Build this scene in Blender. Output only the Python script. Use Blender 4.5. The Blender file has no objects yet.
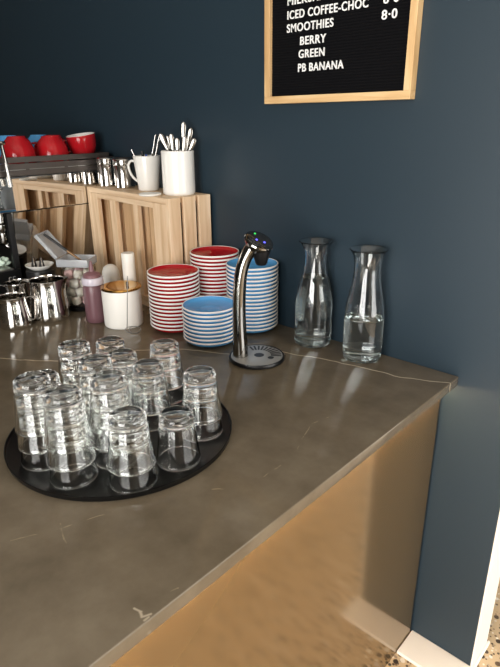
import bpy, bmesh, math, random
from mathutils import Vector, Matrix
random.seed(7)
S = bpy.context.scene
COL = S.collection
PI = math.pi

# ------------------------------------------------------------------ camera
CAM = Vector((0.46, -1.276, 1.503))
RIGHT = Vector((0.7383, 0.6745, -0.0081)); UP = Vector((-0.2370, 0.2707, 0.9330)); FWD = Vector((-0.6315, 0.6869, -0.3600))
F = 550.3
RIGHT.normalize(); FWD = (FWD - RIGHT * FWD.dot(RIGHT)).normalized(); UP = RIGHT.cross(FWD)
cd = bpy.data.cameras.new('camera'); cam = bpy.data.objects.new('camera', cd); COL.objects.link(cam)
cd.sensor_fit = 'VERTICAL'; cd.sensor_height = 24.0; cd.sensor_width = 18.0
cd.lens = F / 667 * 24.0; cd.clip_start = 0.02
m = Matrix((RIGHT, UP, -FWD)).transposed().to_4x4(); m.translation = CAM
cam.matrix_world = m
S.camera = cam

# ------------------------------------------------------------------ light
S.view_settings.view_transform = 'Standard'; S.view_settings.look = 'None'
S.view_settings.gamma = 1.0; S.view_settings.use_curve_mapping = False
S.view_settings.exposure = 1.02
S.cycles.max_bounces = 24; S.cycles.transmission_bounces = 24; S.cycles.glossy_bounces = 8; S.cycles.diffuse_bounces = 5
S.cycles.transparent_max_bounces = 16; S.cycles.use_denoising = True; S.cycles.sample_clamp_indirect = 6.0; S.cycles.blur_glossy = 0.5
W = bpy.data.worlds.new('sky'); S.world = W; W.use_nodes = True
W.node_tree.nodes['Background'].inputs[0].default_value = (0.75, 0.87, 1.0, 1)
W.node_tree.nodes['Background'].inputs[1].default_value = 0.6

def area(name, loc, direction, sx, sy, power, col):
    l = bpy.data.lights.new(name, 'AREA'); l.shape = 'RECTANGLE'; l.size = sx; l.size_y = sy
    l.energy = power; l.color = col
    o = bpy.data.objects.new(name, l); COL.objects.link(o); o.location = loc
    o.rotation_euler = Vector(direction).to_track_quat('-Z', 'Y').to_euler()
    return o
# daylight standing in the glazed shop door behind the camera and the right-hand window; the far lamp is added before a solid wall
area('daylight_door', (0.55, -2.86, 1.20), (0, 1, 0), 1.7, 2.1, 62, (1.0, 0.97, 0.93))
area('fill_far', (1.9, 3.3, 1.35), (0, -1, 0), 2.6, 2.2, 30, (1.0, 0.96, 0.90))
area('daylight_right', (3.3, 0.4, 1.1), (-1, 0, 0), 3.2, 1.6, 45, (1.0, 0.96, 0.90))

# ------------------------------------------------------------------ helpers
def ray(px, py): return RIGHT * ((px - 250) / F) + UP * (-(py - 333.5) / F) + FWD
def onplane(px, py, axis, val):
    d = ray(px, py); return CAM + d * ((val - CAM[axis]) / d[axis])
def at(px, py, z=0.9): return onplane(px, py, 2, z)

def lin(c):
    return tuple(((v / 255) / 12.92 if v / 255 <= 0.04045 else ((v / 255 + 0.055) / 1.055) ** 2.4) for v in c) + (1.0,)

def mat(name, col, rough=0.5, metal=0.0, trans=0.0, ior=1.45, emit=None, estr=1.0, spec=0.5, coat=0.0):
    M = bpy.data.materials.new(name); M.use_nodes = True
    b = M.node_tree.nodes['Principled BSDF']
    b.inputs['Base Color'].default_value = lin(col); b.inputs['Roughness'].default_value = rough
    b.inputs['Metallic'].default_value = metal; b.inputs['Transmission Weight'].default_value = trans
    b.inputs['IOR'].default_value = ior; b.inputs['Specular IOR Level'].default_value = spec
    b.inputs['Coat Weight'].default_value = coat
    if emit:
        b.inputs['Emission Color'].default_value = lin(emit); b.inputs['Emission Strength'].default_value = estr
    return M
def nodes(M): return M.node_tree.nodes, M.node_tree.links, M.node_tree.nodes['Principled BSDF']
def N(M, t, **kw):
    n = M.node_tree.nodes.new(t)
    for k, v in kw.items():
        if k.startswith('i_'): n.inputs[int(k[2:])].default_value = v
        else: setattr(n, k, v)
    return n
def ramp(M, fac, stops):
    r = N(M, 'ShaderNodeValToRGB'); M.node_tree.links.new(fac, r.inputs[0])
    e = r.color_ramp.elements
    e[0].position, e[0].color = stops[0][0], lin(stops[0][1])
    e[1].position, e[1].color = stops[-1][0], lin(stops[-1][1])
    for p, c in stops[1:-1]:
        k = e.new(p); k.color = lin(c)
    return r.outputs[0]

# paint with faint roller texture
def paint(name, col, rough):
    M = mat(name, col, rough); n, l, b = nodes(M)
    t = N(M, 'ShaderNodeTexCoord'); z = N(M, 'ShaderNodeTexNoise'); z.inputs['Scale'].default_value = 180
    l.new(t.outputs['Object'], z.inputs['Vector'])
    u = N(M, 'ShaderNodeBump'); u.inputs['Strength'].default_value = 0.05; u.inputs['Distance'].default_value = 0.002
    l.new(z.outputs[0], u.inputs['Height']); l.new(u.outputs[0], b.inputs['Normal'])
    return M
NAVY = paint('navy_paint', (31, 47, 57), 0.5)
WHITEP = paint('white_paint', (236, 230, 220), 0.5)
CEILP = paint('ceiling_paint', (205, 203, 198), 0.8)
GREYP = paint('grey_paint', (120, 118, 114), 0.8)

# terrazzo
TERR = mat('terrazzo', (194, 170, 136), 0.3); n, l, b = nodes(TERR)
t = N(TERR, 'ShaderNodeTexCoord')
v = N(TERR, 'ShaderNodeTexVoronoi'); v.inputs['Scale'].default_value = 95; l.new(t.outputs['Object'], v.inputs['Vector'])
w2 = N(TERR, 'ShaderNodeTexVoronoi'); w2.inputs['Scale'].default_value = 48; l.new(t.outputs['Object'], w2.inputs['Vector'])
def chips(vor, lo, hi, r0, r1):
    a = N(TERR, 'ShaderNodeMapRange'); a.inputs[1].default_value = r0; a.inputs[2].default_value = r1
    a.inputs[3].default_value = 1; a.inputs[4].default_value = 0; l.new(vor.outputs['Distance'], a.inputs[0])
    s = N(TERR, 'ShaderNodeSeparateColor'); l.new(vor.outputs['Color'], s.inputs[0])
    g = N(TERR, 'ShaderNodeMath', operation='GREATER_THAN'); g.inputs[1].default_value = lo; l.new(s.outputs[0], g.inputs[0])
    mu = N(TERR, 'ShaderNodeMath', operation='MULTIPLY'); l.new(a.outputs[0], mu.inputs[0]); l.new(g.outputs[0], mu.inputs[1])
    cr = ramp(TERR, s.outputs[1], hi)
    return mu.outputs[0], cr
f1, c1 = chips(v, 0.28, [(0, (60, 48, 40)), (0.5, (120, 95, 70)), (1, (235, 225, 205))], 0.34, 0.42)
f2, c2 = chips(w2, 0.4, [(0, (45, 38, 34)), (0.6, (105, 85, 66)), (1, (240, 230, 215))], 0.36, 0.42)
mx = N(TERR, 'ShaderNodeMix', data_type='RGBA'); mx.inputs[6].default_value = lin((194, 170, 136)); l.new(f1, mx.inputs[0]); l.new(c1, mx.inputs[7])
my = N(TERR, 'ShaderNodeMix', data_type='RGBA'); l.new(f2, my.inputs[0]); l.new(mx.outputs[2], my.inputs[6]); l.new(c2, my.inputs[7])
l.new(my.outputs[2], b.inputs['Base Color'])

# stone worktop with veins
STONE = mat('brown_stone', (92, 82, 70), 0.11); n, l, b = nodes(STONE)
t = N(STONE, 'ShaderNodeTexCoord')
nz = N(STONE, 'ShaderNodeTexNoise'); nz.inputs['Scale'].default_value = 9; nz.inputs['Detail'].default_value = 7; nz.inputs['Roughness'].default_value = 0.6
l.new(t.outputs['Object'], nz.inputs['Vector'])
base = ramp(STONE, nz.outputs[0], [(0.3, (92, 82, 67)), (0.52, (106, 95, 79)), (0.75, (118, 107, 90))])
wn = N(STONE, 'ShaderNodeTexNoise'); wn.inputs['Scale'].default_value = 22; l.new(t.outputs['Object'], wn.inputs['Vector'])
ws = N(STONE, 'ShaderNodeVectorMath', operation='SUBTRACT'); l.new(wn.outputs['Color'], ws.inputs[0]); ws.inputs[1].default_value = (0.5, 0.5, 0.5)
wm = N(STONE, 'ShaderNodeVectorMath', operation='MULTIPLY'); l.new(ws.outputs[0], wm.inputs[0]); wm.inputs[1].default_value = (0.012, 0.012, 0)
wa = N(STONE, 'ShaderNodeVectorMath', operation='ADD'); l.new(t.outputs['Object'], wa.inputs[0]); l.new(wm.outputs[0], wa.inputs[1])
flat = N(STONE, 'ShaderNodeVectorMath', operation='MULTIPLY'); l.new(wa.outputs[0], flat.inputs[0]); flat.inputs[1].default_value = (1, 1, 0)
def veindist(pts):
    out = None
    for p, q in zip(pts, pts[1:]):
        A = at(*p); B = at(*q); A.z = B.z = 0; ba = B - A
        s = N(STONE, 'ShaderNodeVectorMath', operation='SUBTRACT'); l.new(flat.outputs[0], s.inputs[0]); s.inputs[1].default_value = A
        d = N(STONE, 'ShaderNodeVectorMath', operation='DOT_PRODUCT'); l.new(s.outputs[0], d.inputs[0]); d.inputs[1].default_value = ba / ba.length_squared
        k = N(STONE, 'ShaderNodeMath', operation='MULTIPLY', use_clamp=True); l.new(d.outputs['Value'], k.inputs[0]); k.inputs[1].default_value = 1
        c = N(STONE, 'ShaderNodeVectorMath', operation='SCALE'); c.inputs[0].default_value = ba; l.new(k.outputs[0], c.inputs['Scale'])
        e = N(STONE, 'ShaderNodeVectorMath', operation='SUBTRACT'); l.new(s.outputs[0], e.inputs[0]); l.new(c.outputs[0], e.inputs[1])
        g = N(STONE, 'ShaderNodeVectorMath', operation='LENGTH'); l.new(e.outputs[0], g.inputs[0])
        if out is None: out = g.outputs['Value']
        else:
            mi = N(STONE, 'ShaderNodeMath', operation='MINIMUM'); l.new(out, mi.inputs[0]); l.new(g.outputs['Value'], mi.inputs[1]); out = mi.outputs[0]
    return out
def veinmask(pts_list, w0, w1, strength):
    o = None
    for pts in pts_list:
        d = veindist(pts)
        if o is None: o = d
        else:
            mi = N(STONE, 'ShaderNodeMath', operation='MINIMUM'); l.new(o, mi.inputs[0]); l.new(d, mi.inputs[1]); o = mi.outputs[0]
    r = N(STONE, 'ShaderNodeMapRange'); r.inputs[1].default_value = w0; r.inputs[2].default_value = w1
    r.inputs[3].default_value = strength; r.inputs[4].default_value = 0; l.new(o, r.inputs[0])
    return r.outputs[0]
bold = veinmask([[(-15, 357), (20, 360), (62, 361), (120, 351), (183, 349), (229, 354), (257, 352), (281, 351), (295, 354.6), (320, 358), (345, 364), (380, 371.6), (400, 377), (423, 380), (452, 383)]], 0.0009, 0.0030, 0.85)
faint = veinmask([[(10, 540), (50, 532), (90, 518), (112, 513)], [(57, 509), (65, 540), (69, 552)], [(200, 489), (232, 489)],
                  [(262, 478), (272, 471), (292, 458), (303, 438), (312, 423), (328, 417)], [(163, 595), (178, 588)]], 0.0002, 0.0016, 0.4)
spot = veinmask([[(134, 609), (140, 612)], [(139, 612), (141, 617)], [(141, 617), (150, 614)], [(144, 620), (148, 617)]], 0.0005, 0.0025, 0.7)
fn = N(STONE, 'ShaderNodeTexNoise'); fn.inputs['Scale'].default_value = 38; fn.inputs['Detail'].default_value = 4; l.new(t.outputs['Object'], fn.inputs['Vector'])
fr_ = N(STONE, 'ShaderNodeMapRange'); fr_.inputs[1].default_value = 0.5; fr_.inputs[2].default_value = 0.62; l.new(fn.outputs[0], fr_.inputs[0])
fm = N(STONE, 'ShaderNodeMath', operation='MULTIPLY'); l.new(faint, fm.inputs[0]); l.new(fr_.outputs[0], fm.inputs[1]); faint = fm.outputs[0]
cur = base
for fac, colr in ((bold, (198, 182, 155)), (faint, (175, 158, 125)), (spot, (185, 172, 150))):
    mm = N(STONE, 'ShaderNodeMix', data_type='RGBA'); l.new(fac, mm.inputs[0]); l.new(cur, mm.inputs[6]); mm.inputs[7].default_value = lin(colr); cur = mm.outputs[2]
l.new(cur, b.inputs['Base Color'])

# bronze panel
BRONZE = mat('bronze_laminate', (136, 114, 82), 0.12, metal=0.66)

# wood
def wood(name, c0, c1, c2, axis='Z', rough=0.55):
    M = mat(name, c1, rough); n, l, b = nodes(M)
    t = N(M, 'ShaderNodeTexCoord'); mp = N(M, 'ShaderNodeMapping'); l.new(t.outputs['Object'], mp.inputs[0])
    sc = {'Z': (26, 26, 2.2), 'X': (2.2, 26, 26)}[axis]; mp.inputs['Scale'].default_value = sc
    oi = N(M, 'ShaderNodeObjectInfo'); l.new(oi.outputs['Random'], mp.inputs['Location'])
    mu = N(M, 'ShaderNodeVectorMath', operation='SCALE'); cx = N(M, 'ShaderNodeCombineXYZ')
    for i in range(3): l.new(oi.outputs['Random'], cx.inputs[i])
    l.new(cx.outputs[0], mu.inputs[0]); mu.inputs['Scale'].default_value = 17; l.new(mu.outputs[0], mp.inputs['Location'])
    z = N(M, 'ShaderNodeTexNoise'); z.inputs['Scale'].default_value = 1.6; z.inputs['Detail'].default_value = 5; z.inputs['Distortion'].default_value = 0.8
    l.new(mp.outputs[0], z.inputs['Vector'])
    l.new(ramp(M, z.outputs[0], [(0.3, c0), (0.5, c1), (0.7, c2)]), b.inputs['Base Color'])
    return M
PINE = wood('pale_pine', (208, 174, 136), (226, 196, 160), (236, 211, 180))
PINEX = wood('pale_pine_across', (208, 174, 136), (226, 196, 160), (236, 211, 180), 'X')
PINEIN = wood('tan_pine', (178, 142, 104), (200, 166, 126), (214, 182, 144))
OAK = wood('oak_frame', (190, 150, 100), (214, 178, 128), (226, 196, 150), 'X')
OAKZ = wood('oak_frame_upright', (190, 150, 100), (214, 178, 128), (226, 196, 150), 'Z')

GLASS = mat('clear_glass', (254, 255, 254), 0.0, trans=1.0, ior=1.5)
WATER = mat('water', (250, 255, 255), 0.0, trans=1.0, ior=1.33)
PLASTIC = mat('frosted_plastic', (225, 228, 232), 0.25, trans=0.55, ior=1.4)
STEEL = mat('polished_steel', (205, 202, 198), 0.08, metal=1.0)
MIRROR = mat('mirror_steel', (225, 222, 218), 0.015, metal=1.0)
BRUSHED = mat('brushed_steel', (170, 168, 165), 0.28, metal=1.0)
CHROME = mat('chrome', (148, 146, 142), 0.05, metal=1.0)
BLACK = mat('black_plastic', (18, 18, 19), 0.35)
BLACKR = mat('black_rubber', (9, 9, 9), 0.38, spec=0.3)
DARKST = mat('dark_rail_steel', (86, 80, 76), 0.4, metal=0.6)
CERAM = mat('white_ceramic', (238, 236, 230), 0.18)
WHITEM = mat('white_matte', (238, 235, 228), 0.45)
RED = mat('red_glaze', (172, 24, 32), 0.15)
BLUE = mat('blue_glaze', (88, 162, 218), 0.15)
RIMW = mat('white_rim', (236, 232, 228), 0.2)
GOLD = mat('gold_lid', (196, 152, 80), 0.07, metal=1.0)
SAUCE = mat('berry_sauce_bottle', (110, 78, 84), 0.3)
SAUCEC = mat('berry_nozzle', (125, 88, 92), 0.35)
FELT = mat('black_felt', (14, 14, 16), 0.9, spec=0.1)
LETTER = mat('white_letters', (240, 240, 238), 0.4)
LEDW = mat('warm_led', (255, 200, 130), 0.5, emit=(255, 212, 158), estr=46)
LEDB = mat('blue_led', (90, 90, 255), 0.4, emit=(90, 90, 255), estr=1.0)
LEDG = mat('green_led', (60, 220, 100), 0.4, emit=(60, 210, 90), estr=0.2)
PINK = mat('pink_marshmallow', (238, 200, 200), 0.8)
CREAM = mat('white_marshmallow', (244, 238, 226), 0.8)
MINT = mat('pale_green_cloth', (205, 225, 208), 0.9)
GREY = mat('grey_mark', (150, 150, 150), 0.5)
DARK = mat('dark_cabinet', (24, 24, 25), 0.6)

def link(o, parent=None):
    COL.objects.link(o)
    if parent is not None: o.parent = parent
    return o
def fin(name, bm, mats, parent=None, smooth=True, angle=40, loc=None):
    me = bpy.data.meshes.new(name)
    bmesh.ops.recalc_face_normals(bm, faces=bm.faces[:])
    bm.to_mesh(me); bm.free()
    for M_ in (mats if isinstance(mats, (list, tuple)) else [mats]): me.materials.append(M_)
    if smooth:
        me.polygons.foreach_set('use_smooth', [True] * len(me.polygons)); me.set_sharp_from_angle(angle=math.radians(angle))
    o = bpy.data.objects.new(name, me)
    if loc is not None: o.location = loc
    return link(o, parent)
def tag(o, label, cat, group=None, kind=None):
    o['label'] = label; o['category'] = cat
    if group: o['group'] = group
    if kind: o['kind'] = kind
    return o
def struct(o): o['kind'] = 'structure'; return o
def empty(name, loc, rz=0.0):
    o = bpy.data.objects.new(name, None); o.empty_display_size = 0.05; COL.objects.link(o); o.location = loc; o.rotation_euler = (0, 0, rz); return o

def box(bm, x0, x1, y0, y1, z0, z1, bev=0.0, mi=0, mtx=None, seg=2):
    r = bmesh.ops.create_cube(bm, size=1.0)
    vs = r['verts']
    for v_ in vs:
        v_.co = Vector(((x0 + x1) / 2 + v_.co.x * (x1 - x0), (y0 + y1) / 2 + v_.co.y * (y1 - y0), (z0 + z1) / 2 + v_.co.z * (z1 - z0)))
    fs = list({f for v_ in vs for f in v_.link_faces})
    for f in fs: f.material_index = mi
    if bev > 0:
        es = list({e for f in fs for e in f.edges})
        res = bmesh.ops.bevel(bm, geom=es, offset=bev, segments=seg, profile=0.5, affect='EDGES')
        vs = list({v_ for f in res['faces'] for v_ in f.verts} | {v_ for v_ in vs if v_.is_valid})
        for f in res['faces']: f.material_index = mi
    if mtx is not None: bmesh.ops.transform(bm, matrix=mtx, verts=vs)
def lathe(bm, prof, seg=40, mi=0, closed=False, mtx=None, mis=None):
    """prof: list of (r, z); r==0 ends are poles; closed joins last to first."""
    rings = []
    new = []
    for r, z in prof:
        if r < 1e-6:
            v_ = bm.verts.new((0, 0, z)); rings.append([v_]); new.append(v_)
        else:
            k = [bm.verts.new((r * math.cos(2 * PI * i / seg), r * math.sin(2 * PI * i / seg), z)) for i in range(seg)]
            rings.append(k); new += k
    pairs = list(zip(rings, rings[1:]))
    if closed: pairs.append((rings[-1], rings[0]))
    for j, (a, b_) in enumerate(pairs):
        for i in range(seg):
            i2 = (i + 1) % seg
            if len(a) == 1 and len(b_) == 1: continue
            if len(a) == 1: f = bm.faces.new((a[0], b_[i], b_[i2]))
            elif len(b_) == 1: f = bm.faces.new((a[i], a[i2], b_[0]))
            else: f = bm.faces.new((a[i], a[i2], b_[i2], b_[i]))
            f.material_index = mis[j] if mis else mi
    if mtx is not None: bmesh.ops.transform(bm, matrix=mtx, verts=new)
def tube(bm, pts, rad, seg=12, mi=0, caps=True, flat=1.0):
    pts = [Vector(p) for p in pts]
    rads = rad if isinstance(rad, (list, tuple)) else [rad] * len(pts)
    prev = None; rings = []
    for i, p in enumerate(pts):
        tdir = ((pts[min(i + 1, len(pts) - 1)] - pts[max(i - 1, 0)])).normalized()
        if prev is None:
            ref = Vector((0, 0, 1)) if abs(tdir.z) < 0.9 else Vector((1, 0, 0))
            nrm = tdir.cross(ref).normalized()
        else: nrm = (prev - tdir * prev.dot(tdir)).normalized()
        prev = nrm; bn = tdir.cross(nrm)
        rr = rads[i]
        rings.append([bm.verts.new(p + nrm * rr * math.cos(2 * PI * k / seg) + bn * rr * flat * math.sin(2 * PI * k / seg)) for k in range(seg)])
    for a, b_ in zip(rings, rings[1:]):
        for k in range(seg):
            f = bm.faces.new((a[k], a[(k + 1) % seg], b_[(k + 1) % seg], b_[k])); f.material_index = mi
    if caps:
        f = bm.faces.new(rings[0][::-1]); f.material_index = mi
        f = bm.faces.new(rings[-1]); f.material_index = mi
def spline(pts, n=8):
    """Catmull-Rom through tuples of any length."""
    out = []
    P = [tuple(p) for p in pts]
    for i in range(len(P) - 1):
        p0, p1, p2, p3 = P[max(i - 1, 0)], P[i], P[i + 1], P[min(i + 2, len(P) - 1)]
        for k in range(n):
            u = k / n
            out.append(tuple(0.5 * (2 * b_ + (c - a) * u + (2 * a - 5 * b_ + 4 * c - d) * u * u + (3 * b_ - a - 3 * c + d) * u ** 3) for a, b_, c, d in zip(p0, p1, p2, p3)))
    out.append(P[-1]); return out
def copy_tree(o, parent=None):
    c = o.copy(); COL.objects.link(c)
    if parent is not None: c.parent = parent
    for ch in list(o.children): copy_tree(ch, c)
    return c
def B(): return bmesh.new()
def T(x, y, z): return Matrix.Translation((x, y, z))

# ------------------------------------------------------------------ structure
def sbox(name, M_, *a, bev=0.0):
    bm = B(); box(bm, *a, bev=bev); return struct(fin(name, bm, M_, smooth=False))
sbox('floor', TERR, -4.6, 3.6, -3.1, 3.6, -0.12, 0.0)
sbox('ceiling', CEILP, -4.6, 3.6, -3.1, 3.6, 2.9, 3.0)
sbox('wall_back', NAVY, -4.5, 0.150, 0.0, 0.113, 0.0, 2.9)
sbox('trim_1', WHITEP, 0.150, 0.156, 0.0, 0.113, 0.0, 2.9)                    # white end of the wall
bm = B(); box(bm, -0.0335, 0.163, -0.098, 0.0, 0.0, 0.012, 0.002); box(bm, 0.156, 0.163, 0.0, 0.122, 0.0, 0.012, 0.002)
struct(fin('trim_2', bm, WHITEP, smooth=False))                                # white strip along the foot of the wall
sbox('wall_left', GREYP, -4.6, -4.5, -3.1, 3.6, 0.0, 2.9)
sbox('wall_far', WHITEP, -4.5, 3.6, 3.5, 3.6, 0.0, 2.9)
# right wall with a window, front wall with a glazed door
bm = B(); box(bm, 3.4, 3.5, -4.5, 3.5, 0.0, 0.28); box(bm, 3.4, 3.5, -4.5, 3.5, 1.92, 2.9); box(bm, 3.4, 3.5, -4.5, -1.22, 0.28, 1.92); box(bm, 3.4, 3.5, 2.02, 3.5, 0.28, 1.92)
struct(fin('wall_right', bm, WHITEP, smooth=False))
bm = B(); box(bm, -4.5, -0.32, -3.02, -2.92, 0.0, 2.9); box(bm, 1.42, 3.4, -3.02, -2.92, 0.0, 2.9); box(bm, -0.32, 1.42, -3.02, -2.92, 2.27, 2.9)
struct(fin('wall_front', bm, GREYP, smooth=False))
bm = B()
for x in (-0.34, 0.52, 1.38): box(bm, x, x + 0.05, -2.84, -2.79, 0.0, 2.27)
box(bm, -0.34, 1.43, -2.84, -2.79, 2.25, 2.30); box(bm, -0.34, 1.43, -2.84, -2.79, 0.0, 0.14)
struct(fin('door_1', bm, DARK, smooth=False))
bm = B()
for y in (-1.24, 0.38, 1.98): box(bm, 3.2, 3.28, y, y + 0.06, 0.28, 1.92)
struct(fin('window_1', bm, DARK, smooth=False))

# ------------------------------------------------------------------ counter
bc = empty('bar_counter', (0, 0, 0)); tag(bc, 'counter base with a bronze panel front under the stone worktop', 'counter')
bm = B(); box(bm, -2.75, -0.056, -2.5, -0.03, 0.0, 0.874); fin('carcass', bm, DARK, bc, smooth=False)
bm = B(); box(bm, -0.055, -0.035, -2.5, -0.012, 0.003, 0.874, 0.001); fin('front_panel', bm, BRONZE, bc, smooth=False)
bm = B(); box(bm, -2.8, 0.0, -2.52, -0.001, 0.874, 0.9, 0.0022, seg=3)
tag(fin('worktop', bm, STONE), 'glossy brown stone worktop with one pale vein', 'worktop')
bm = B(); box(bm, -0.028, -0.020, -2.48, -0.016, 0.8695, 0.8738, 0.001)
tag(fin('strip_light', bm, LEDW, smooth=False), 'warm light strip under the edge of the stone worktop', 'light')

# ------------------------------------------------------------------ letter board
X0, X1, Z0 = -0.628, -0.189, 1.547; Z1 = Z0 + 0.60; TH = 0.026; FW = 0.0185
lb = empty('letter_board', ((X0 + X1) / 2, -0.013, Z0)); tag(lb, 'black felt letter board menu in a pale oak frame on the navy wall', 'sign')
def rel(o): o.location = o.location - lb.location; return o
for a, M_ in (((X0, X1, -TH, -0.001, Z0, Z0 + FW), OAK), ((X0, X1, -TH, -0.001, Z1 - FW, Z1), OAK), ((X0, X0 + FW, -TH, -0.001, Z0 + FW, Z1 - FW), OAKZ), ((X1 - FW, X1, -TH, -0.001, Z0 + FW, Z1 - FW), OAKZ)):
    bm = B(); box(bm, *a, bev=0.0012); rel(fin('frame_rail', bm, M_, lb, smooth=False))
bm = B()
box(bm, X0 + FW, X1 - FW, -0.014, -0.002, Z0 + FW, Z1 - FW)
k = Z0 + FW + 0.003
while k < Z1 - FW - 0.004:
    box(bm, X0 + FW + 0.0005, X1 - FW - 0.0005, -0.0165, -0.014, k, k + 0.0042, 0.0008, seg=1); k += 0.0064
rel(fin('felt_panel', bm, FELT, lb, smooth=False))
def text(body, x, z, width, cap, parent):
    c = bpy.data.curves.new('t', 'FONT'); c.body = body; c.size = 1.0; c.extrude = 0.02; c.offset = 0.014; c.space_character = 1.12
    o = bpy.data.objects.new('t', c); COL.objects.link(o)
    bpy.context.view_layer.update()
    me = bpy.data.meshes.new_from_object(o.evaluated_get(bpy.context.evaluated_depsgraph_get()))
    bpy.data.objects.remove(o); bpy.data.curves.remove(c)
    xs = [v_.co.x for v_ in me.vertices]; ys = [v_.co.y for v_ in me.vertices]
    y0, y1 = 0.0, 0.73
    s = width / (max(xs) - min(xs)); x_0 = min(xs)
    for v_ in me.vertices:
        px_, py_, pz_ = v_.co
        v_.co = (x + (px_ - x_0) * s, -0.0175 - pz_ * 0.06, z + (py_ - y0) * cap / (y1 - y0))
    me.materials.append(LETTER)
    o = bpy.data.objects.new('lettering', me); link(o, parent); return o
CAP = 0.0195
for body, x, z, wd in (('MILKSHAKES', -0.556, 1.778, 0.165), ('ICED COFFEE-CHOC', -0.556, 1.7465, 0.238), ('SMOOTHIES', -0.557, 1.7165, 0.144),
                       ('BERRY', -0.513, 1.6845, 0.080), ('GREEN', -0.517, 1.6545, 0.081), ('PB BANANA', -0.518, 1.6225, 0.140),
                       ('8\u00b70', -0.281, 1.7165, 0.039), ('6\u00b70', -0.279, 1.748, 0.039), ('8\u00b70', -0.279, 1.779, 0.039)):
    rel(text(body, x, z, wd, CAP, lb))

# ------------------------------------------------------------------ round black tray and the tumblers
TC = (-0.408, -0.725)
bm = B(); lathe(bm, [(0, 0.0), (0.2195, 0.0), (0.2245, 0.003), (0.2263, 0.0115), (0.2268, 0.0130), (0.2250, 0.0132), (0.2236, 0.0068), (0.2220, 0.0055), (0, 0.0055)], 96)
tag(fin('serving_tray', bm, BLACKR, loc=(TC[0], TC[1], 0.9002)), 'round black serving tray full of upturned tumblers', 'tray')
GH = 0.100
def gout(h): # radius outside at height h measured from the foot of the glass
    return 0.0305 + 0.0118 * (h / GH)
# upside down: foot at the top z = GH, rim at z = 0
prof = [(0.0, GH - 0.0035), (0.012, GH - 0.003), (0.020, GH - 0.0006), (0.0235, GH), (0.0285, GH - 0.0008), (0.0312, GH - 0.004), (0.0322, GH - 0.010), (0.0318, GH - 0.016)]
for hh in (0.024, 0.04, 0.06, 0.08, 0.096): prof.append((gout(hh), GH - hh))
prof += [(gout(GH), 0.0012), (gout(GH) - 0.0010, 0.0), (gout(GH) - 0.0024, 0.0010)]
for hh in (0.094, 0.07, 0.045, 0.026): prof.append((gout(hh) - 0.0030, GH - hh))
prof += [(0.0275, GH - 0.0185), (0.023, GH - 0.0165), (0.0, GH - 0.0155)]
bm = B(); lathe(bm, prof, 48)
g0 = fin('tumbler', bm, GLASS, angle=60)
STACKS = [  # x, y, count, where
    ((-0.4338, -0.8842), 3, "leftmost stack at the front of the black tray"),
    ((-0.5031, -0.8323), 2, "stack half hidden behind the leftmost front stack"),
    ((-0.3431, -0.8755), 3, "second stack from the left along the tray's front"),
    ((-0.2525, -0.8116), 2, "third stack from the left along the tray's front"),
    ((-0.2430, -0.7140), 1, ""),
    ((-0.2850, -0.6140), 2, "rightmost stack beside the tray's right rim"),
    ((-0.3922, -0.6599), 2, "stack directly left of the rightmost stack on the tray"),
    ((-0.4550, -0.5650), 2, "back right stack nearest the saucers"),
    ((-0.5201, -0.7475), 3, "back left stack in front of the small milk jugs"),
    ((-0.5611, -0.6363), 2, "rearmost stack in front of the gold-lidded canister"),
    ((-0.4787, -0.6628), 2, "stack just in front of the rearmost one"),
    ((-0.4190, -0.7630), 3, "inner stack left of the middle of the tray"),
    ((-0.3361, -0.7892), 3, "tall inner stack behind the tray's front row"),
]
POS = {2: ('top', 'bottom'), 3: ('top', 'middle', 'bottom'), 1: ('',)}
first = True
for (x, y), cnt, where in STACKS:
    for i in range(cnt):
        o = g0 if first else copy_tree(g0)
        first = False
        jx = 0.0
        o.location = (x + jx * i, y - jx * i, 0.9062 + 0.036 * (cnt - 1 - i)); o.rotation_euler = (0, 0, random.uniform(0, 6))
        if cnt == 1: lab = "single upturned glass tumbler standing alone at the tray's front right"
        else: lab = f"{POS[cnt][i]} upturned tumbler of the {where}"
        tag(o, lab, 'glass', 'upturned tumblers stacked on the tray')

# ------------------------------------------------------------------ saucers
def saucer_bm():
    bm = B()
    pr = [(0.0, 0.0025), (0.026, 0.0025), (0.028, 0.0), (0.033, 0.0), (0.036, 0.003), (0.058, 0.0052), (0.0695, 0.0080), (0.0745, 0.0120), (0.0765, 0.0168),
          (0.0782, 0.0172), (0.0790, 0.0190), (0.0788, 0.0212), (0.0774, 0.0224), (0.0752, 0.0214),
          (0.0722, 0.0152), (0.0675, 0.0118), (0.057, 0.0090), (0.042, 0.0072), (0.033, 0.0062), (0.029, 0.0068), (0.027, 0.0058), (0.0, 0.0055)]
    mis = [0] * (len(pr) - 1)
    for j in range(8, 13): mis[j] = 1
    lathe(bm, pr, 64, mis=mis); return bm
ORD = ['top', 'second', 'third', 'fourth', 'fifth', 'sixth', 'seventh', 'eighth', 'ninth', 'tenth', 'eleventh', 'twelfth', 'thirteenth', 'fourteenth', 'fifteenth', 'sixteenth', 'seventeenth', 'eighteenth', 'nineteenth']
PITCH = 0.0116
protos = {}
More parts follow.
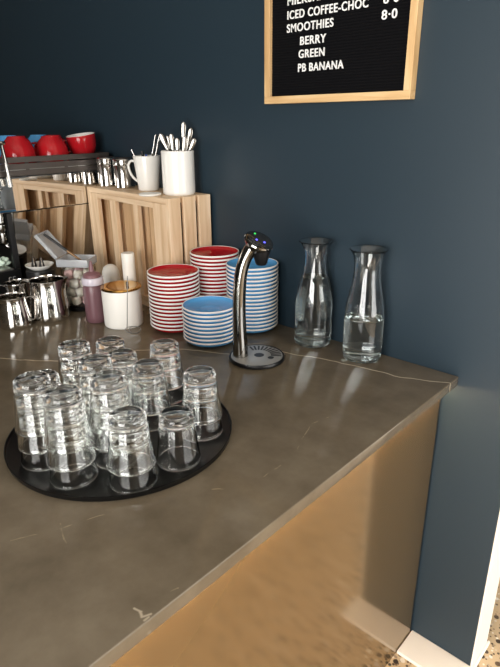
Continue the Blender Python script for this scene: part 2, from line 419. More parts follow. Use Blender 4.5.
for colour, M_, (x, y), cnt, where, grp in (
        ('red', RED, (-0.808, -0.2385), 15, 'front red stack before the crate', 'red saucers in the front stack'),
        ('red', RED, (-0.789, -0.081), 18, 'rear red stack by the wall', 'red saucers in the rear stack'),
        ('blue', BLUE, (-0.644, -0.246), 9, 'short blue stack left of the tap', 'blue saucers in the short stack'),
        ('blue', BLUE, (-0.626, -0.0825), 17, 'tall blue stack behind the tap', 'blue saucers in the tall stack')):
    for i in range(cnt):
        if colour not in protos: o = protos[colour] = fin('saucer', saucer_bm(), [M_, RIMW], angle=50)
        else: o = copy_tree(protos[colour])
        lev = cnt - 1 - i
        j = 0.0003 if lev else 0
        o.location = (x + random.uniform(-j, j), y + random.uniform(-j, j), 0.9004 + PITCH * lev); o.rotation_euler = (0, 0, random.uniform(0, 6))
        lab = f"top {colour} saucer of the {where}" if i == 0 else (f"bottom {colour} saucer of the {where}" if lev == 0 else f"{ORD[i]} {colour} saucer from the top of the {where}")
        tag(o, lab, 'saucer', grp)

# ------------------------------------------------------------------ water tap
tc = Vector((-0.454, -0.255, 0.9)); D = Vector((0.738, 0.675, 0)).normalized(); Q = Vector((-D.y, D.x, 0))
tp = empty('water_tap', tc, math.atan2(D.y, D.x)); tag(tp, 'curved chrome water tap on a round drip tray', 'tap')
bm = B(); lathe(bm, [(0, 0.0002), (0.070, 0.0002), (0.0745, 0.003), (0.0755, 0.009), (0.0735, 0.0125), (0.0715, 0.0125), (0.0700, 0.009), (0, 0.009)], 72)
fin('base_ring', bm, BLACK, tp)
bm = B(); lathe(bm, [(0, 0.0092), (0.0695, 0.0092), (0.0698, 0.0118), (0.068, 0.0126), (0, 0.0126)], 72)
# drain slots and holes, black blocks let into the plate for the shade inside
for i in range(11):
    a = math.radians(-8 + i * 12.0)
    ca, sa = math.cos(a), math.sin(a)
    mt = T(0.004, 0.0, 0) @ Matrix.Rotation(a, 4, 'Z')
    box(bm, 0.034, 0.0625, -0.0027, 0.0027, 0.0118, 0.01285, 0.0, 1, mt)
lathe(bm, [(0, 0.0118), (0.0135, 0.0118), (0.0135, 0.01285), (0, 0.01285)], 24, 1, mtx=T(0.006, -0.002, 0))
lathe(bm, [(0, 0.0118), (0.0085, 0.0118), (0.0085, 0.01285), (0, 0.01285)], 24, 1, mtx=T(0.037, -0.020, 0))
fin('drip_plate', bm, [mat('satin_steel_plate', (186, 184, 180), 0.36, metal=0.55), BLACK], tp)
# column: local x runs along D
path = [(-0.044, 0.0126, 0.0245), (-0.0445, 0.05, 0.0228), (-0.046, 0.10, 0.0212), (-0.046, 0.15, 0.0205), (-0.044, 0.20, 0.0200), (-0.0385, 0.245, 0.0195), (-0.028, 0.278, 0.0195), (-0.014, 0.303, 0.0200), (0.000, 0.318, 0.018)]
sp = spline(path, 6)
bm = B(); tube(bm, [(a, 0.0, c) for a, c, r in sp], [r for a, c, r in sp], 24, flat=0.85)
fin('column', bm, CHROME, tp)
# head: tilted disc that carries the buttons, black nozzle below
HM = T(0.006, 0, 0.322) @ Matrix.Rotation(math.radians(22), 4, 'Y') @ Matrix.Rotation(math.radians(20), 4, 'X')
bm = B(); lathe(bm, [(0, -0.030), (0.018, -0.030), (0.026, -0.022), (0.036, -0.006), (0.0385, 0.0), (0.037, 0.004), (0.033, 0.0055), (0, 0.0062)], 48, mtx=HM)
fin('head', bm, CHROME, tp)
bm = B(); lathe(bm, [(0, 0.0064), (0.030, 0.0056), (0.0305, 0.0066), (0.027, 0.0078), (0, 0.0082)], 48, mtx=HM)
fin('control_disc', bm, mat('dark_glass', (90, 90, 92), 0.08, metal=0.8), tp)
for M_, a, r in ((LEDB, -0.6, 0.016), (LEDB, -2.2, 0.013), (LEDG, 2.4, 0.021)):
    bm = B(); lathe(bm, [(0, 0.0075), (0.0028, 0.0075), (0.0026, 0.0092), (0, 0.0094)], 16, mtx=HM @ T(r * math.cos(a), r * math.sin(a), 0)); fin('button', bm, M_, tp)
bm = B(); lathe(bm, [(0, 0.262), (0.0125, 0.262), (0.0155, 0.267), (0.0225, 0.292), (0.0245, 0.303), (0, 0.304)], 32, mtx=T(0.012, 0, 0)); fin('nozzle', bm, BLACK, tp)

# ------------------------------------------------------------------ carafes
def carafe(loc, outer, wl_, label, rim_h):
    e = empty('carafe', loc); tag(e, label, 'carafe')
    outer = [(r, z * 1.035) for r, z in outer]; o = spline(outer, 5)
    t_ = 0.0032
    inner = [(r - t_, z) for r, z in o if z > 0.012]
    inner = inner[::-1]
    pr = [(0.0, 0.004), (0.028, 0.003), (outer[0][0] - 0.006, 0.0)] + o + [(o[-1][0] - 0.001, o[-1][1] + 0.0016)] + inner + [(inner[-1][0] - 0.004, 0.0095), (0.0, 0.0105)]
    bm = B(); lathe(bm, pr, 56); fin('glass_body', bm, GLASS, e, angle=70)
    ins = [(r + 0.0004, z) for r, z in inner[::-1] if z < wl_]
    rw = ins[-1][0]
    for (ra, za), (rb, zb) in zip(inner[::-1], inner[::-1][1:]):
        if za <= wl_ <= zb: rw = ra + (rb - ra) * (wl_ - za) / (zb - za) + 0.0004
    pw = [(0.0, 0.0103), (ins[0][0] - 0.0045, 0.0093)] + ins + [(rw, wl_), (rw - 0.0015, wl_ - 0.0012), (0.0, wl_ - 0.0012)]
    bm = B(); lathe(bm, pw, 56); fin('water', bm, WATER, e, angle=60)
carafe((-0.411, -0.060, 0.9002), [(0.0485, 0.003), (0.0525, 0.012), (0.0525, 0.06), (0.0522, 0.115), (0.050, 0.142), (0.0425, 0.176), (0.0335, 0.203), (0.0300, 0.225), (0.0297, 0.250), (0.0325, 0.268), (0.040, 0.280), (0.0465, 0.287)], 0.200, 'glass water carafe filled to the neck, left of the pair by the wall', 0.287)
carafe((-0.247, -0.060, 0.9002), [(0.0470, 0.003), (0.0520, 0.012), (0.0522, 0.06), (0.0520, 0.115), (0.0495, 0.145), (0.0430, 0.178), (0.0370, 0.208), (0.0345, 0.235), (0.0350, 0.255), (0.0385, 0.272), (0.0440, 0.283), (0.0485, 0.288)], 0.118, 'half-full glass water carafe, right of the pair and nearest the corner', 0.288)

# ------------------------------------------------------------------ wooden crate
CW, CDp, CH = 0.512, 0.167, 0.383
ang = math.atan2(-0.038, 0.515)
cr = empty('wooden_crate', (-1.394, -0.142, 0.9002), ang); tag(cr, 'pale slatted wooden crate standing on its end against the wall', 'crate')
def cbox(name, x0, x1, y0, y1, z0, z1, M_=PINE):
    bm = B(); box(bm, x0, x1, y0, y1, z0, z1, 0.0012); return fin(name, bm, M_, cr, smooth=False)
cbox('end_board', 0.012, CW - 0.015, 0.0, CDp, CH - 0.018, CH, PINEX)
cbox('end_board', 0.012, CW - 0.015, 0.0, CDp, 0.0, 0.018, PINEX)
for y0, y1 in ((0.0, 0.046), (0.059, 0.106), (0.119, CDp)):
    cbox('side_slat', CW - 0.015, CW, y0, y1, 0.0, CH); cbox('side_slat', 0.0, 0.012, y0, y1, 0.0, CH)
for z0 in (CH - 0.036, 0.0185):
    cbox('cross_rail', 0.0702, 0.4248, 0.0, 0.014, z0, z0 + 0.0175, PINEX)
cbox('corner_post', 0.0125, 0.070, 0.0, 0.016, 0.0185, CH - 0.0185); cbox('corner_post', 0.425, CW - 0.0155, 0.0, 0.016, 0.0185, CH - 0.0185)
cbox('batten', 0.150, 0.186, 0.004, 0.020, 0.0365, CH - 0.0365); cbox('batten', 0.302, 0.328, 0.004, 0.020, 0.0365, CH - 0.0365)
for x0, x1 in ((0.014, 0.170), (0.176, 0.335), (0.341, CW - 0.017)):
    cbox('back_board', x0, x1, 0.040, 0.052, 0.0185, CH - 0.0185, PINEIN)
CT = 0.9002 + CH + 0.0003
def crate_pt(x, y): # a point on top of the crate
    v_ = Matrix.Rotation(ang, 4, 'Z') @ Vector((x, y, 0)); return Vector((-1.394 + v_.x, -0.142 + v_.y, CT))

# ------------------------------------------------------------------ things on the crate
p = crate_pt(0.439, 0.098)
e = fin('utensil_pot', (lambda bm: (lathe(bm, [(0, 0), (0.048, 0), (0.0515, 0.004), (0.0520, 0.012), (0.0518, 0.126), (0.0525, 0.132), (0.0508, 0.135), (0.0480, 0.132), (0.0480, 0.010), (0, 0.008)], 56), bm)[1])(B()), CERAM, loc=p)
tag(e, 'white ceramic pot holding spoons on the crate', 'pot')
pot = p
def spoon_bm(bm):
    # handle runs up +Z from the bowl at the bottom
    pts = [(0, 0, 0.0, 0.010), (0, 0, 0.010, 0.0135), (0, 0, 0.022, 0.0125), (0, 0, 0.034, 0.005), (0, 0, 0.045, 0.0028), (0, 0, 0.085, 0.0030), (0, 0, 0.115, 0.0046), (0, 0, 0.134, 0.0070), (0, 0, 0.146, 0.0068), (0, 0, 0.1525, 0.003)]
    sp_ = spline(pts, 4)
    tube(bm, [(a, b_, c) for a, b_, c, r in sp_], [r for *_, r in sp_], 12, flat=0.22)
    return bm
sp0 = None
LV = Vector((RIGHT.x, RIGHT.y, 0)).normalized(); DV = Vector((-LV.y, LV.x, 0))
for px_, py_, off, fl, desc in ((183.5, 122, 0.017, 0.006, 'tallest teaspoon standing upright in the white pot'), (191, 128, 0.0265, 0.0, 'teaspoon leaning back right of the tallest one'),
        (195, 138.5, 0.0, -0.024, 'teaspoon leaning out over the right of the white pot'), (171, 134, -0.0100, -0.004, 'teaspoon at the front middle of the white pot'),
        (167, 136, 0.0315, -0.006, 'teaspoon left of the middle in the white pot'), (160, 134, 0.0085, 0.020, 'teaspoon leaning out over the left of the white pot'),
        (177, 138, -0.0190, 0.0, 'short teaspoon low in the middle of the white pot'), (185, 136, -0.0280, 0.004, 'short teaspoon below the tallest one in the white pot')):
    if sp0 is None: o = sp0 = fin('teaspoon', spoon_bm(B()), mat('spoon_steel', (150, 146, 140), 0.2, metal=1.0), angle=80)
    else: o = copy_tree(sp0)
    d_ = ray(px_, py_); tt = ((pot - CAM).dot(DV) + off) / d_.dot(DV); tip = CAM + d_ * tt
    lat = (tip - pot).dot(LV)
    ft = pot + DV * off + LV * fl + Vector((0, 0, 0.0135 + (0.007 if abs(fl) > 0.015 else 0)))
    zz = (tip - ft).normalized(); xx = (DV - zz * DV.dot(zz)).normalized(); yy = zz.cross(xx)
    o.rotation_mode = 'QUATERNION'; o.rotation_quaternion = Matrix((xx, yy, zz)).transposed().to_quaternion()
    o.location = ft; o.scale = (1.0, 1.12, (tip - ft).length / 0.1525)
    tag(o, desc, 'spoon', 'teaspoons in the white pot')

p = crate_pt(0.274, 0.090); mug = p
mg = empty('mug', p); tag(mg, 'white tapered mug with utensils and a looped handle', 'mug')
bm = B(); lathe(bm, [(0, 0), (0.031, 0), (0.0345, 0.003), (0.039, 0.05), (0.0465, 0.112), (0.0458, 0.114), (0.0435, 0.113), (0.036, 0.05), (0.031, 0.008), (0, 0.007)], 48); fin('cup_body', bm, CERAM, mg)
bm = B(); hd = Vector((-0.86, -0.50, 0)).normalized()
tube(bm, [hd * a + Vector((0, 0, z)) for a, z in spline([(0.042, 0.094), (0.058, 0.096), (0.068, 0.083), (0.065, 0.062), (0.054, 0.042), (0.0365, 0.028)], 6)], 0.0052, 12, flat=0.8); fin('handle', bm, CERAM, mg)
def stick(name, base, tip_px, depth_off, r, M_, label, cat, flat=1.0):
    dr = ray(*tip_px); tip = CAM + dr * (((base - CAM).dot(DV) + depth_off) / dr.dot(DV))
    bm = B(); tube(bm, [Vector((0, 0, 0)), (tip - base)], [r * 0.8, r], 10, flat=flat); o = fin(name, bm, M_, loc=base); return tag(o, label, cat)
stick('stirrer', mug + Vector((0.01, -0.008, 0.012)), (131.5, 149.5), 0.0, 0.0022, STEEL, 'thin steel stirrer leaning left in the white mug', 'stirrer')
stick('marker_pen', mug + Vector((-0.012, 0.008, 0.012)), (142, 151), 0.0, 0.0045, BLACK, 'dark pen standing in the middle of the white mug', 'pen')
stick('marker_pen', mug + Vector((0.0, 0.016, 0.012)), (146, 154.5), 0.01, 0.0045, mat('blue_pen', (60, 90, 170), 0.3), 'blue pen low in the white mug', 'pen')
# tongs leaning right
tg = empty('tongs', mug + Vector((-0.008, -0.004, 0.012))); tag(tg, 'steel tongs leaning right out of the white mug', 'tongs')
def onv(px_, py_, off): d_ = ray(px_, py_); return CAM + d_ * (((mug - CAM).dot(DV) + off) / d_.dot(DV))
tipa = onv(156.5, 135, -0.006) - tg.location; tipb = onv(160, 137, 0.008) - tg.location
for b0, b1 in ((Vector((0, 0, 0)), tipa), (Vector((0.008, 0.006, 0)), tipb)):
    bm = B(); tube(bm, [b0, b0.lerp(b1, 0.5) + Vector((0.003, 0, 0)), b1], [0.0035, 0.005, 0.0055], 10, flat=0.35); fin('arm', bm, STEEL, tg)
bm = B(); tube(bm, [tipa, tipa.lerp(tipb, 0.5) + Vector((0, 0, 0.006)), tipb], 0.005, 10, flat=0.4); fin('spring_bend', bm, STEEL, tg)

bm = B(); lathe(bm, [(0, 0), (0.0325, 0), (0.0355, 0.002), (0.036, 0.005), (0.034, 0.0068), (0, 0.0075)], 40)
tag(fin('jar_lid', bm, WHITEM, loc=crate_pt(0.398, 0.012)), 'flat white lid lying on the crate before the mug', 'lid')

def shaker(p, label):
    e = empty('shaker', p); tag(e, label, 'shaker')
    bm = B(); lathe(bm, [(0, 0), (0.0335, 0), (0.0355, 0.002), (0.0355, 0.076), (0.0345, 0.078), (0, 0.078)], 40); fin('steel_body', bm, STEEL, e)
    bm = B(); lathe(bm, [(0, 0.0782), (0.0360, 0.0782), (0.0366, 0.080), (0.0366, 0.096), (0.0356, 0.099), (0.032, 0.1015), (0, 0.102)], 40); fin('screw_lid', bm, STEEL, e)
    bm = B(); lathe(bm, [(0, 0.1022), (0.029, 0.1022), (0.029, 0.1034), (0, 0.1038)], 32); fin('mesh_top', bm, mat('dark_mesh', (70, 60, 54), 0.5, metal=0.5) if 'dark_mesh' not in bpy.data.materials else bpy.data.materials['dark_mesh'], e)
shaker(crate_pt(0.046, 0.066), 'steel shaker nearest the coffee machine on the crate')
shaker(crate_pt(0.148, 0.074), 'steel shaker nearest the white mug on the crate')

# ------------------------------------------------------------------ espresso machine
em = empty('espresso_machine', (-1.70, -0.42, 0.9)); tag(em, 'mirror polished espresso machine with a slatted rail of cups on top', 'coffee machine')
EL = em.location.copy()
def ebox(name, x0, x1, y0, y1, z0, z1, M_, bev=0.002, parent=em):
    bm = B(); box(bm, x0 - EL.x, x1 - EL.x, y0 - EL.y, y1 - EL.y, z0 - EL.z, z1 - EL.z, bev); return fin(name, bm, M_, parent, smooth=False)
XS = -1.400
ebox('upper_body', -2.05, XS, -0.80, -0.045, 1.222, 1.336, MIRROR, 0.003)
ebox('cup_tray', -2.04, XS - 0.004, -0.79, -0.055, 1.3365, 1.374, BRUSHED)
bm = B()
for z0 in (1.3375, 1.3588, 1.3801):
    for a in ((XS - 0.002, XS + 0.002, -0.80, -0.028), (-2.052, -2.048, -0.80, -0.028), (-2.052, XS + 0.002, -0.032, -0.028)):
        box(bm, a[0] - EL.x, a[1] - EL.x, a[2] - EL.y, a[3] - EL.y, z0 - 0.9, z0 + 0.0183 - 0.9, 0.0008, seg=1)
for y in (-0.36, -0.215, -0.06):
    box(bm, XS - 0.006 - EL.x, XS - 0.0022 - EL.x, y - EL.y, y + 0.012 - EL.y, 1.337 - 0.9, 1.398 - 0.9)
fin('cup_rail', bm, DARKST, em, smooth=False)
sp_ = T(XS - 0.0015 - EL.x, 0, 1.2212 - EL.z) @ Matrix.Rotation(math.radians(8), 4, 'Y')
bm = B(); box(bm, -0.012, 0.0, -0.428 - EL.y, -0.075 - EL.y, -0.275, -0.0015, 0.0005, mtx=sp_); fin('side_panel', bm, MIRROR, em, smooth=False)
ebox('back_body', -2.0, -1.50, -0.30, -0.075, 1.03, 1.2215, BRUSHED)
ebox('leg', XS - 0.022, XS - 0.002, -0.452, -0.432, 1.03, 1.2215, BLACK)
ebox('base', -2.05, XS, -0.80, -0.432, 0.94, 1.028, BLACK); ebox('rear_base', -2.05, -1.47, -0.4315, -0.075, 0.94, 1.028, BLACK)
ebox('drip_tray', -2.03, XS + 0.004, -0.79, -0.46, 1.0285, 1.036, BRUSHED)
for x in (-1.99, -1.50):
    for y in (-0.75, -0.13):
        bm = B(); lathe(bm, [(0, 0.0005), (0.022, 0.0005), (0.024, 0.006), (0.018, 0.039), (0, 0.0395)], 20, mtx=T(x - EL.x, y - EL.y, 0)); fin('foot', bm, BLACK, em)
bm = B(); lathe(bm, [(0, 0), (0.033, 0), (0.036, 0.006), (0.036, 0.028), (0.030, 0.034), (0.030, 0.072), (0, 0.072)], 36, mtx=T(-1.475 - EL.x, -0.437 - EL.y, 0.2495)); fin('group_head', bm, CHROME, em)
bm = B(); lathe(bm, [(0, 0), (0.018, 0), (0.031, 0.008), (0.034, 0.026), (0.034, 0.044), (0, 0.044)], 36, mtx=T(-1.475 - EL.x, -0.437 - EL.y, 0.205))
tube(bm, [(-1.475 - EL.x, -0.437 - EL.y, 0.232), (-1.475 - EL.x, -0.50 - EL.y, 0.228), (-1.475 - EL.x, -0.60 - EL.y, 0.220)], [0.009, 0.012, 0.014], 14)
tube(bm, [(-1.475 - EL.x, -0.437 - EL.y, 0.212), (-1.475 - EL.x, -0.437 - EL.y, 0.200), (-1.465 - EL.x, -0.430 - EL.y, 0.193)], 0.008, 12)
fin('portafilter', bm, CHROME, em)
bm = B(); a_ = onplane(1, 143, 0, -1.375) - EL; b_ = onplane(11, 187, 0, -1.375) - EL
tube(bm, [a_ + Vector((-0.03, -0.02, -0.002)), a_, b_], [0.007, 0.0065, 0.0075], 14)
lathe(bm, [(0, -0.006), (0.012, -0.005), (0.014, 0.0), (0.012, 0.005), (0, 0.006)], 20, mtx=T(*a_))
tube(bm, [a_ + Vector((-0.03, -0.02, -0.002)), a_ + Vector((-0.03, -0.02, -0.06))], 0.006, 12)
fin('steam_lever', bm, CHROME, em)
bm = B()
for k_ in (0, 1):
    yy = -0.475 + k_ * 0.014
    arc = [Vector((0, yy - EL.y + 0.005 * math.cos(t_), 0.100 + 0.006 * math.sin(t_))) for t_ in [0.7 + i * (2 * PI - 1.4) / 10 for i in range(11)]]
    tube(bm, [Vector((XS - EL.x + 0.0006, v_.y, v_.z)) for v_ in arc], 0.0012, 6)
fin('marking', bm, GREY, em)

# cups on top of the machine
def cup(colour, M_):
    e = empty('coffee_cup', (0, 0, 0))
    bm = B()   # upside down: rim at z = 0
    pr = [(0.0, 0.070), (0.022, 0.070), (0.024, 0.0745), (0.028, 0.0745), (0.030, 0.070), (0.041, 0.060), (0.0495, 0.040), (0.0525, 0.018), (0.0530, 0.001), (0.0520, 0.0),
          (0.0508, 0.001), (0.0500, 0.018), (0.047, 0.039), (0.038, 0.058), (0.026, 0.066), (0, 0.067)]
    mis = [0] * (len(pr) - 1)
    for j in range(8, 15): mis[j] = 1
    lathe(bm, pr, 48, mis=mis); fin('cup_body', bm, [M_, RIMW], e, angle=50)
    bm = B(); tube(bm, [(a, 0, z) for a, z in spline([(0.051, 0.016), (0.066, 0.014), (0.076, 0.026), (0.074, 0.044), (0.062, 0.052), (0.045, 0.052)], 5)], 0.0048, 10, flat=0.7)
    fin('handle', bm, M_, e); return e
rc = cup('red', RED); bcu = cup('blue', BLUE)
fr = [True, True]
Z = 1.3745
for kind, x, y, rz, pose, label in (
        (0, -1.472, -0.345, 3.9, 0, 'upturned red cup nearest the steam lever on the machine top'),
        (0, -1.474, -0.217, 3.4, 0, 'upturned red cup in the middle of the machine rail'),
        (0, -1.472, -0.0975, 1.4, 3, 'red cup tipped with its mouth up at the right end of the machine rail'),
        (0, -1.592, -0.285, 1.2, 0, 'upturned red cup behind and between the two front upturned cups'),
        (0, -1.600, -0.140, 2.0, 0, 'upturned red cup behind the tipped one on the machine top'),
        (1, -1.735, -0.375, 0.5, 0, 'leftmost blue cup at the back of the machine top'),
        (1, -1.735, -0.250, 0.5, 0, 'middle blue cup at the back of the machine top'),
        (1, -1.735, -0.125, 5.6, 0, 'rightmost blue cup at the back of the machine top')):
    proto = (rc, bcu)[kind]
    if fr[kind]: o = proto; fr[kind] = False
    else: o = copy_tree(proto)
    o.scale = (1.08, 1.08, 1.14); o.location = (x, y, Z + (0.012 if kind else 0.0)); o.rotation_euler = (0, 0, rz)
    if pose == 3:
        o.scale = (1.0, 1.0, 1.1); o.rotation_euler = (PI - 0.10, 0.10, 3.9); o.location = (x, y, Z + 0.0875)
    if kind: o.location.z = Z
    tag(o, label, 'cup', 'cups kept warm on the coffee machine')

# ------------------------------------------------------------------ things on the worktop at the left
def pitcher(loc, r, h, rz, label, hang=PI):
    e = empty('milk_jug', loc, rz); tag(e, label, 'jug')
    bm = B()
    pr = [(0, 0.001), (r * 0.94, 0.0), (r, 0.006), (r * 1.0, h * 0.2), (r * 0.93, h * 0.55), (r * 0.85, h * 0.85), (r * 0.86, h), (r * 0.845, h + 0.001), (r * 0.83, h * 0.985), (r * 0.83, h * 0.85), (r * 0.91, h * 0.55), (r * 0.975, h * 0.2), (r * 0.96, 0.008), (0, 0.006)]
    pr2 = pr[:2] + spline(pr[2:7], 4) + pr[7:9] + spline(pr[9:13], 4) + pr[13:]
    lathe(bm, pr2, 48)
    for v_ in bm.verts:   # pouring lip pulled out along +x
        k_ = max(0, v_.co.z / h - 0.68) / 0.32; rr = math.hypot(v_.co.x, v_.co.y)
        if rr > r * 0.5 and k_ > 0:
            a = abs(math.atan2(v_.co.y, v_.co.x))
            if a < 0.6: w_ = (1 - a / 0.6) ** 1.3; v_.co.x += w_ * k_ * r * 0.28; v_.co.z += w_ * k_ * 0.006
    fin('jug_body', bm, STEEL, e)
    bm = B(); pts = spline([(r * 0.84, h * 0.93), (r * 1.18, h * 0.97), (r * 1.42, h * 0.85), (r * 1.42, h * 0.55), (r * 1.25, h * 0.26), (r * 1.0, h * 0.18)], 5)
    tube(bm, [(-a * math.cos(0), 0, z) for a, z in pts], 0.0055, 10, flat=0.45); fin('handle', bm, STEEL, e)
pitcher((-1.190, -0.452, 0.9003), 0.062, 0.132, 0.75, 'large steel milk jug in front of the coffee machine')
pitcher((-1.205, -0.565, 0.9003), 0.050, 0.098, -2.3, 'small steel milk jug, nearest and leftmost')
pitcher((-1.300, -0.500, 0.9003), 0.046, 0.112, 1.2, 'steel milk jug half hidden behind the small one')

# black tub with a white dish on it
q = Vector((-1.330, -0.398, 0.9003))
bm = B(); lathe(bm, [(0, 0), (0.044, 0), (0.046, 0.003), (0.048, 0.128), (0.047, 0.131), (0, 0.131)], 40); tag(fin('storage_tub', bm, BLACK, loc=q), 'black tub under the white dish behind the large jug', 'tub')
q2 = q + Vector((0, 0, 0.1315))
bm = B(); lathe(bm, [(0, 0), (0.026, 0), (0.030, 0.002), (0.046, 0.014), (0.0475, 0.018), (0.046, 0.0185), (0.031, 0.0075), (0, 0.006)], 44); tag(fin('small_dish', bm, CERAM, loc=q2), 'small white dish on the black tub', 'dish')
for i, (dx, dy, lab) in enumerate(((-0.016, -0.012, 'left black stopper cone on the small white dish'), (0.008, 0.004, 'right black stopper cone on the small white dish'))):
    o = empty('pour_spout', q2 + Vector((dx, dy, 0.0068))); tag(o, lab, 'spout', 'black stoppers on the dish')
    bm = B(); lathe(bm, [(0, 0), (0.0095, 0), (0.0095, 0.006), (0.004, 0.034), (0.0025, 0.036), (0, 0.036)], 20); fin('cone', bm, BLACK, o)
    bm = B(); tube(bm, [(0.0105, -0.004, 0.0), (0.011, -0.004, 0.020), (0.006, -0.003, 0.034)], 0.0022, 8); fin('steel_tube', bm, STEEL, o)

# marshmallow jar
jq = Vector((-1.212, -0.322, 0.9003))
e = empty('candy_jar', jq); tag(e, 'clear tub of pink and white marshmallows behind the sauce bottle', 'jar')
bm = B(); lathe(bm, [(0, 0), (0.050, 0), (0.053, 0.004), (0.055, 0.016), (0.0, 0.016)], 40); fin('dark_base', bm, BLACK, e)
bm = B(); lathe(bm, [(0, 0.0165), (0.054, 0.0165), (0.0565, 0.148), (0.0550, 0.148), (0.0525, 0.0185), (0, 0.0185)], 48); fin('clear_wall', bm, GLASS, e)
rnd = random.Random(3); mm0 = {}
cells = []
for zl in range(4):
    for i in range(6):
        a = i * PI / 3 + zl * 0.5; cells.append((0.034 * math.cos(a), 0.034 * math.sin(a), 0.0345 + zl * 0.0305))
    cells.append((0, 0, 0.0345 + zl * 0.0305))
side = ['right', 'back right', 'back left', 'left', 'front left', 'front right', 'middle']
for i, (x, y, z) in enumerate(cells):
    kk = (i * 5 + i // 7) % 3 == 0
    if kk not in mm0:
        bm = B(); lathe(bm, [(0, -0.0135), (0.011, -0.0135), (0.0148, -0.009), (0.0158, 0), (0.0148, 0.009), (0.011, 0.0135), (0, 0.0135)], 20)
        o = mm0[kk] = fin('marshmallow', bm, PINK if kk else CREAM, angle=80)
    else: o = copy_tree(mm0[kk])
    o.location = jq + Vector((x, y, z)); o.rotation_euler = (rnd.uniform(-.3, .3), rnd.uniform(-.3, .3), rnd.uniform(0, 3))
    tag(o, f"{'pink' if kk else 'white'} marshmallow at the {side[i % 7]} of the {('bottom', 'second', 'third', 'top')[i // 7]} layer in the clear tub", 'marshmallow', 'marshmallows in the clear tub')

# open frosted box on the tub, with its raised lid and a pen
bq = jq + Vector((-0.012, 0.006, 0.1490)); rz = 0.62
e = empty('plastic_box', bq, rz); tag(e, 'open frosted plastic box lying on the marshmallow tub', 'box')
bm = B(); box(bm, -0.055, 0.055, -0.042, 0.042, 0.0, 0.004, 0.0015)
for a in ((-0.055, 0.055, -0.042, -0.039, 0.004, 0.026), (-0.055, 0.055, 0.039, 0.042, 0.004, 0.026), (-0.055, -0.052, -0.039, 0.039, 0.004, 0.026), (0.052, 0.055, -0.039, 0.039, 0.004, 0.026)): box(bm, *a, bev=0.0008)
fin('box_base', bm, PLASTIC, e)
LM = T(-0.056, 0, 0.026) @ Matrix.Rotation(math.radians(50), 4, 'Y')
bm = B(); box(bm, -0.100, 0.0, -0.043, 0.043, 0.0, 0.003, 0.001, mtx=LM)
for a in ((-0.100, 0.0, -0.043, -0.040, 0.003, 0.012), (-0.100, 0.0, 0.040, 0.043, 0.003, 0.012), (-0.100, -0.097, -0.040, 0.040, 0.003, 0.012)): box(bm, *a, bev=0.0006, mtx=LM)
fin('raised_lid', bm, PLASTIC, e)
a_ = Vector((-0.098, -0.014, 0.106)); b_ = Vector((0.030, -0.012, 0.0105))
rot = Matrix.Rotation(rz, 4, 'Z')
e2 = empty('ballpoint_pen', bq + rot @ b_); tag(e2, 'dark pen with a gold tip lying across the frosted box', 'pen')
dv = rot @ (a_ - b_)
bm = B(); tube(bm, [dv * 0.42, dv], [0.0046, 0.0046], 12); fin('barrel', bm, BLACK, e2)
bm = B(); tube(bm, [dv * 0.0, dv * 0.06, dv * 0.42], [0.001, 0.0035, 0.0048], 12); fin('tip', bm, mat('bronze_pen', (120, 92, 64), 0.3, metal=0.6), e2)

# sauce bottle
q = Vector((-1.053, -0.367, 0.9003))
e = empty('sauce_bottle', q); tag(e, 'squeeze bottle of dark berry sauce with a pointed nozzle', 'bottle')
bm = B(); lathe(bm, [(0, 0), (0.029, 0), (0.0325, 0.004), (0.033, 0.02), (0.0335, 0.10), (0.0325, 0.116), (0.029, 0.124), (0, 0.124)], 40); fin('bottle_body', bm, SAUCE, e)
bm = B(); lathe(bm, [(0, 0.1242), (0.0325, 0.1242), (0.034, 0.127), (0.034, 0.144), (0.0325, 0.147), (0, 0.147)], 40); fin('collar', bm, mat('pale_collar', (205, 198, 208), 0.35), e)
bm = B(); lathe(bm, [(0, 0.1472), (0.027, 0.1472), (0.027, 0.156), (0.020, 0.161), (0.0085, 0.165), (0.0065, 0.180), (0.0032, 0.198), (0, 0.199)], 32); fin('nozzle', bm, SAUCEC, e)

# gold lidded canister
q = Vector((-0.962, -0.325, 0.9003))
e = empty('canister', q); tag(e, 'white canister with a shiny gold lid', 'canister')
bm = B(); lathe(bm, [(0, 0), (0.058, 0), (0.0605, 0.003), (0.061, 0.01), (0.061, 0.116), (0.060, 0.119), (0.057, 0.119), (0.057, 0.01), (0, 0.008)], 56); fin('canister_body', bm, WHITEM, e)
bm = B(); lathe(bm, [(0, 0.1165), (0.0565, 0.1165), (0.0565, 0.1195), (0.0625, 0.1195), (0.0640, 0.1225), (0.062, 0.126), (0.052, 0.1275), (0.040, 0.1255), (0, 0.1245)], 56); fin('lid', bm, GOLD, e)
bm = B(); tube(bm, [(0.018, 0.012, 0.125), (0.018, 0.012, 0.136), (0.018, 0.012, 0.139)], [0.0038, 0.0048, 0.003], 12); fin('knob', bm, DARKST, e)

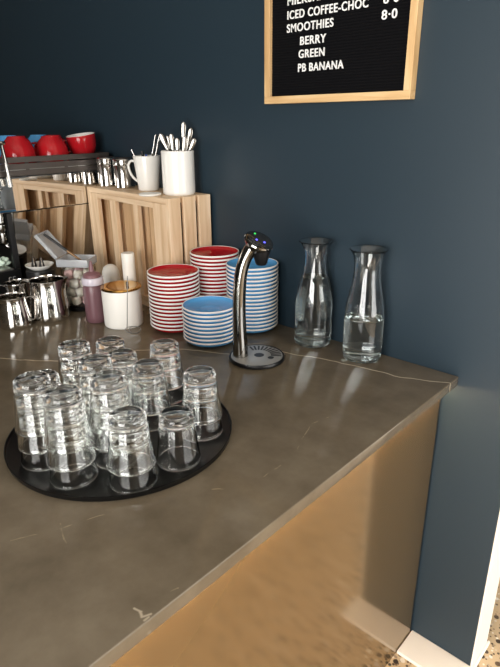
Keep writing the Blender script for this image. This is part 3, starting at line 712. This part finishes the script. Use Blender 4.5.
# slim white tube and domed white pot behind it
q = Vector((-1.024, -0.246, 0.9003))
bm = B(); lathe(bm, [(0, 0), (0.0195, 0), (0.021, 0.002), (0.021, 0.205), (0.0195, 0.2075), (0, 0.208)], 32); tag(fin('paper_roll', bm, WHITEM, loc=q), 'slim white tube standing between the crate and the gold-lidded canister', 'tube')
q = Vector((-1.150, -0.235, 0.9003))
bm = B(); lathe(bm, [(0, 0), (0.026, 0), (0.029, 0.003), (0.030, 0.10), (0.029, 0.122), (0.023, 0.137), (0.012, 0.145), (0, 0.147)], 32); tag(fin('domed_bottle', bm, WHITEM, loc=q), 'white round-topped bottle peeking out behind the sauce bottle', 'bottle')

# wire whisk hung from the canister
base = Vector((-0.905, -0.375, 0.0)); 
e = empty('wire_whisk', (-0.876, -0.375, 0.9005)); tag(e, 'thin wire whisk with a loop end leaning on the white canister', 'whisk')
d_ = ray(127.5, 276); topw = CAM + d_ * (((e.location - CAM).dot(DV) + 0.002) / d_.dot(DV)) - e.location
bm = B(); tube(bm, [Vector((0, 0, 0.012)), topw], 0.0013, 8); fin('rod', bm, BRUSHED, e)
bm = B()
for k_ in range(2):
    rr = 0.024 - 0.006 * k_
    tube(bm, [Vector((0.738 * rr * math.cos(t_), 0.675 * rr * math.cos(t_), 0.0135 + 0.011 * math.sin(t_) + 0.0002 * k_)) + Vector((0.014, 0.012, 0)) * (1 + k_ * 0.3) for t_ in [i * 2 * PI / 24 for i in range(25)]], 0.0011, 6, caps=False)
fin('loop', bm, BRUSHED, e)

# crumpled pale green cloth on the machine's drip tray
bm = B(); bmesh.ops.create_icosphere(bm, subdivisions=4, radius=1.0)
rnd = random.Random(5)
ph = [(Vector((rnd.uniform(-1, 1), rnd.uniform(-1, 1), rnd.uniform(-1, 1))).normalized(), rnd.uniform(3, 8), rnd.uniform(0, 6)) for _ in range(9)]
for v_ in bm.verts:
    nn = v_.co.normalized(); s = 1 + sum(0.09 * math.sin(nn.dot(a) * f_ + c) for a, f_, c in ph)
    v_.co = Vector((nn.x * 0.029 * s, nn.y * 0.025 * s, max(0, (nn.z + 0.6)) * 0.017 * s))
q = onplane(2, 268, 0, -1.468)
tag(fin('cleaning_cloth', bm, MINT, loc=(q.x, q.y, 1.0364), angle=80), 'crumpled pale green cloth on the coffee machine drip tray', 'cloth')
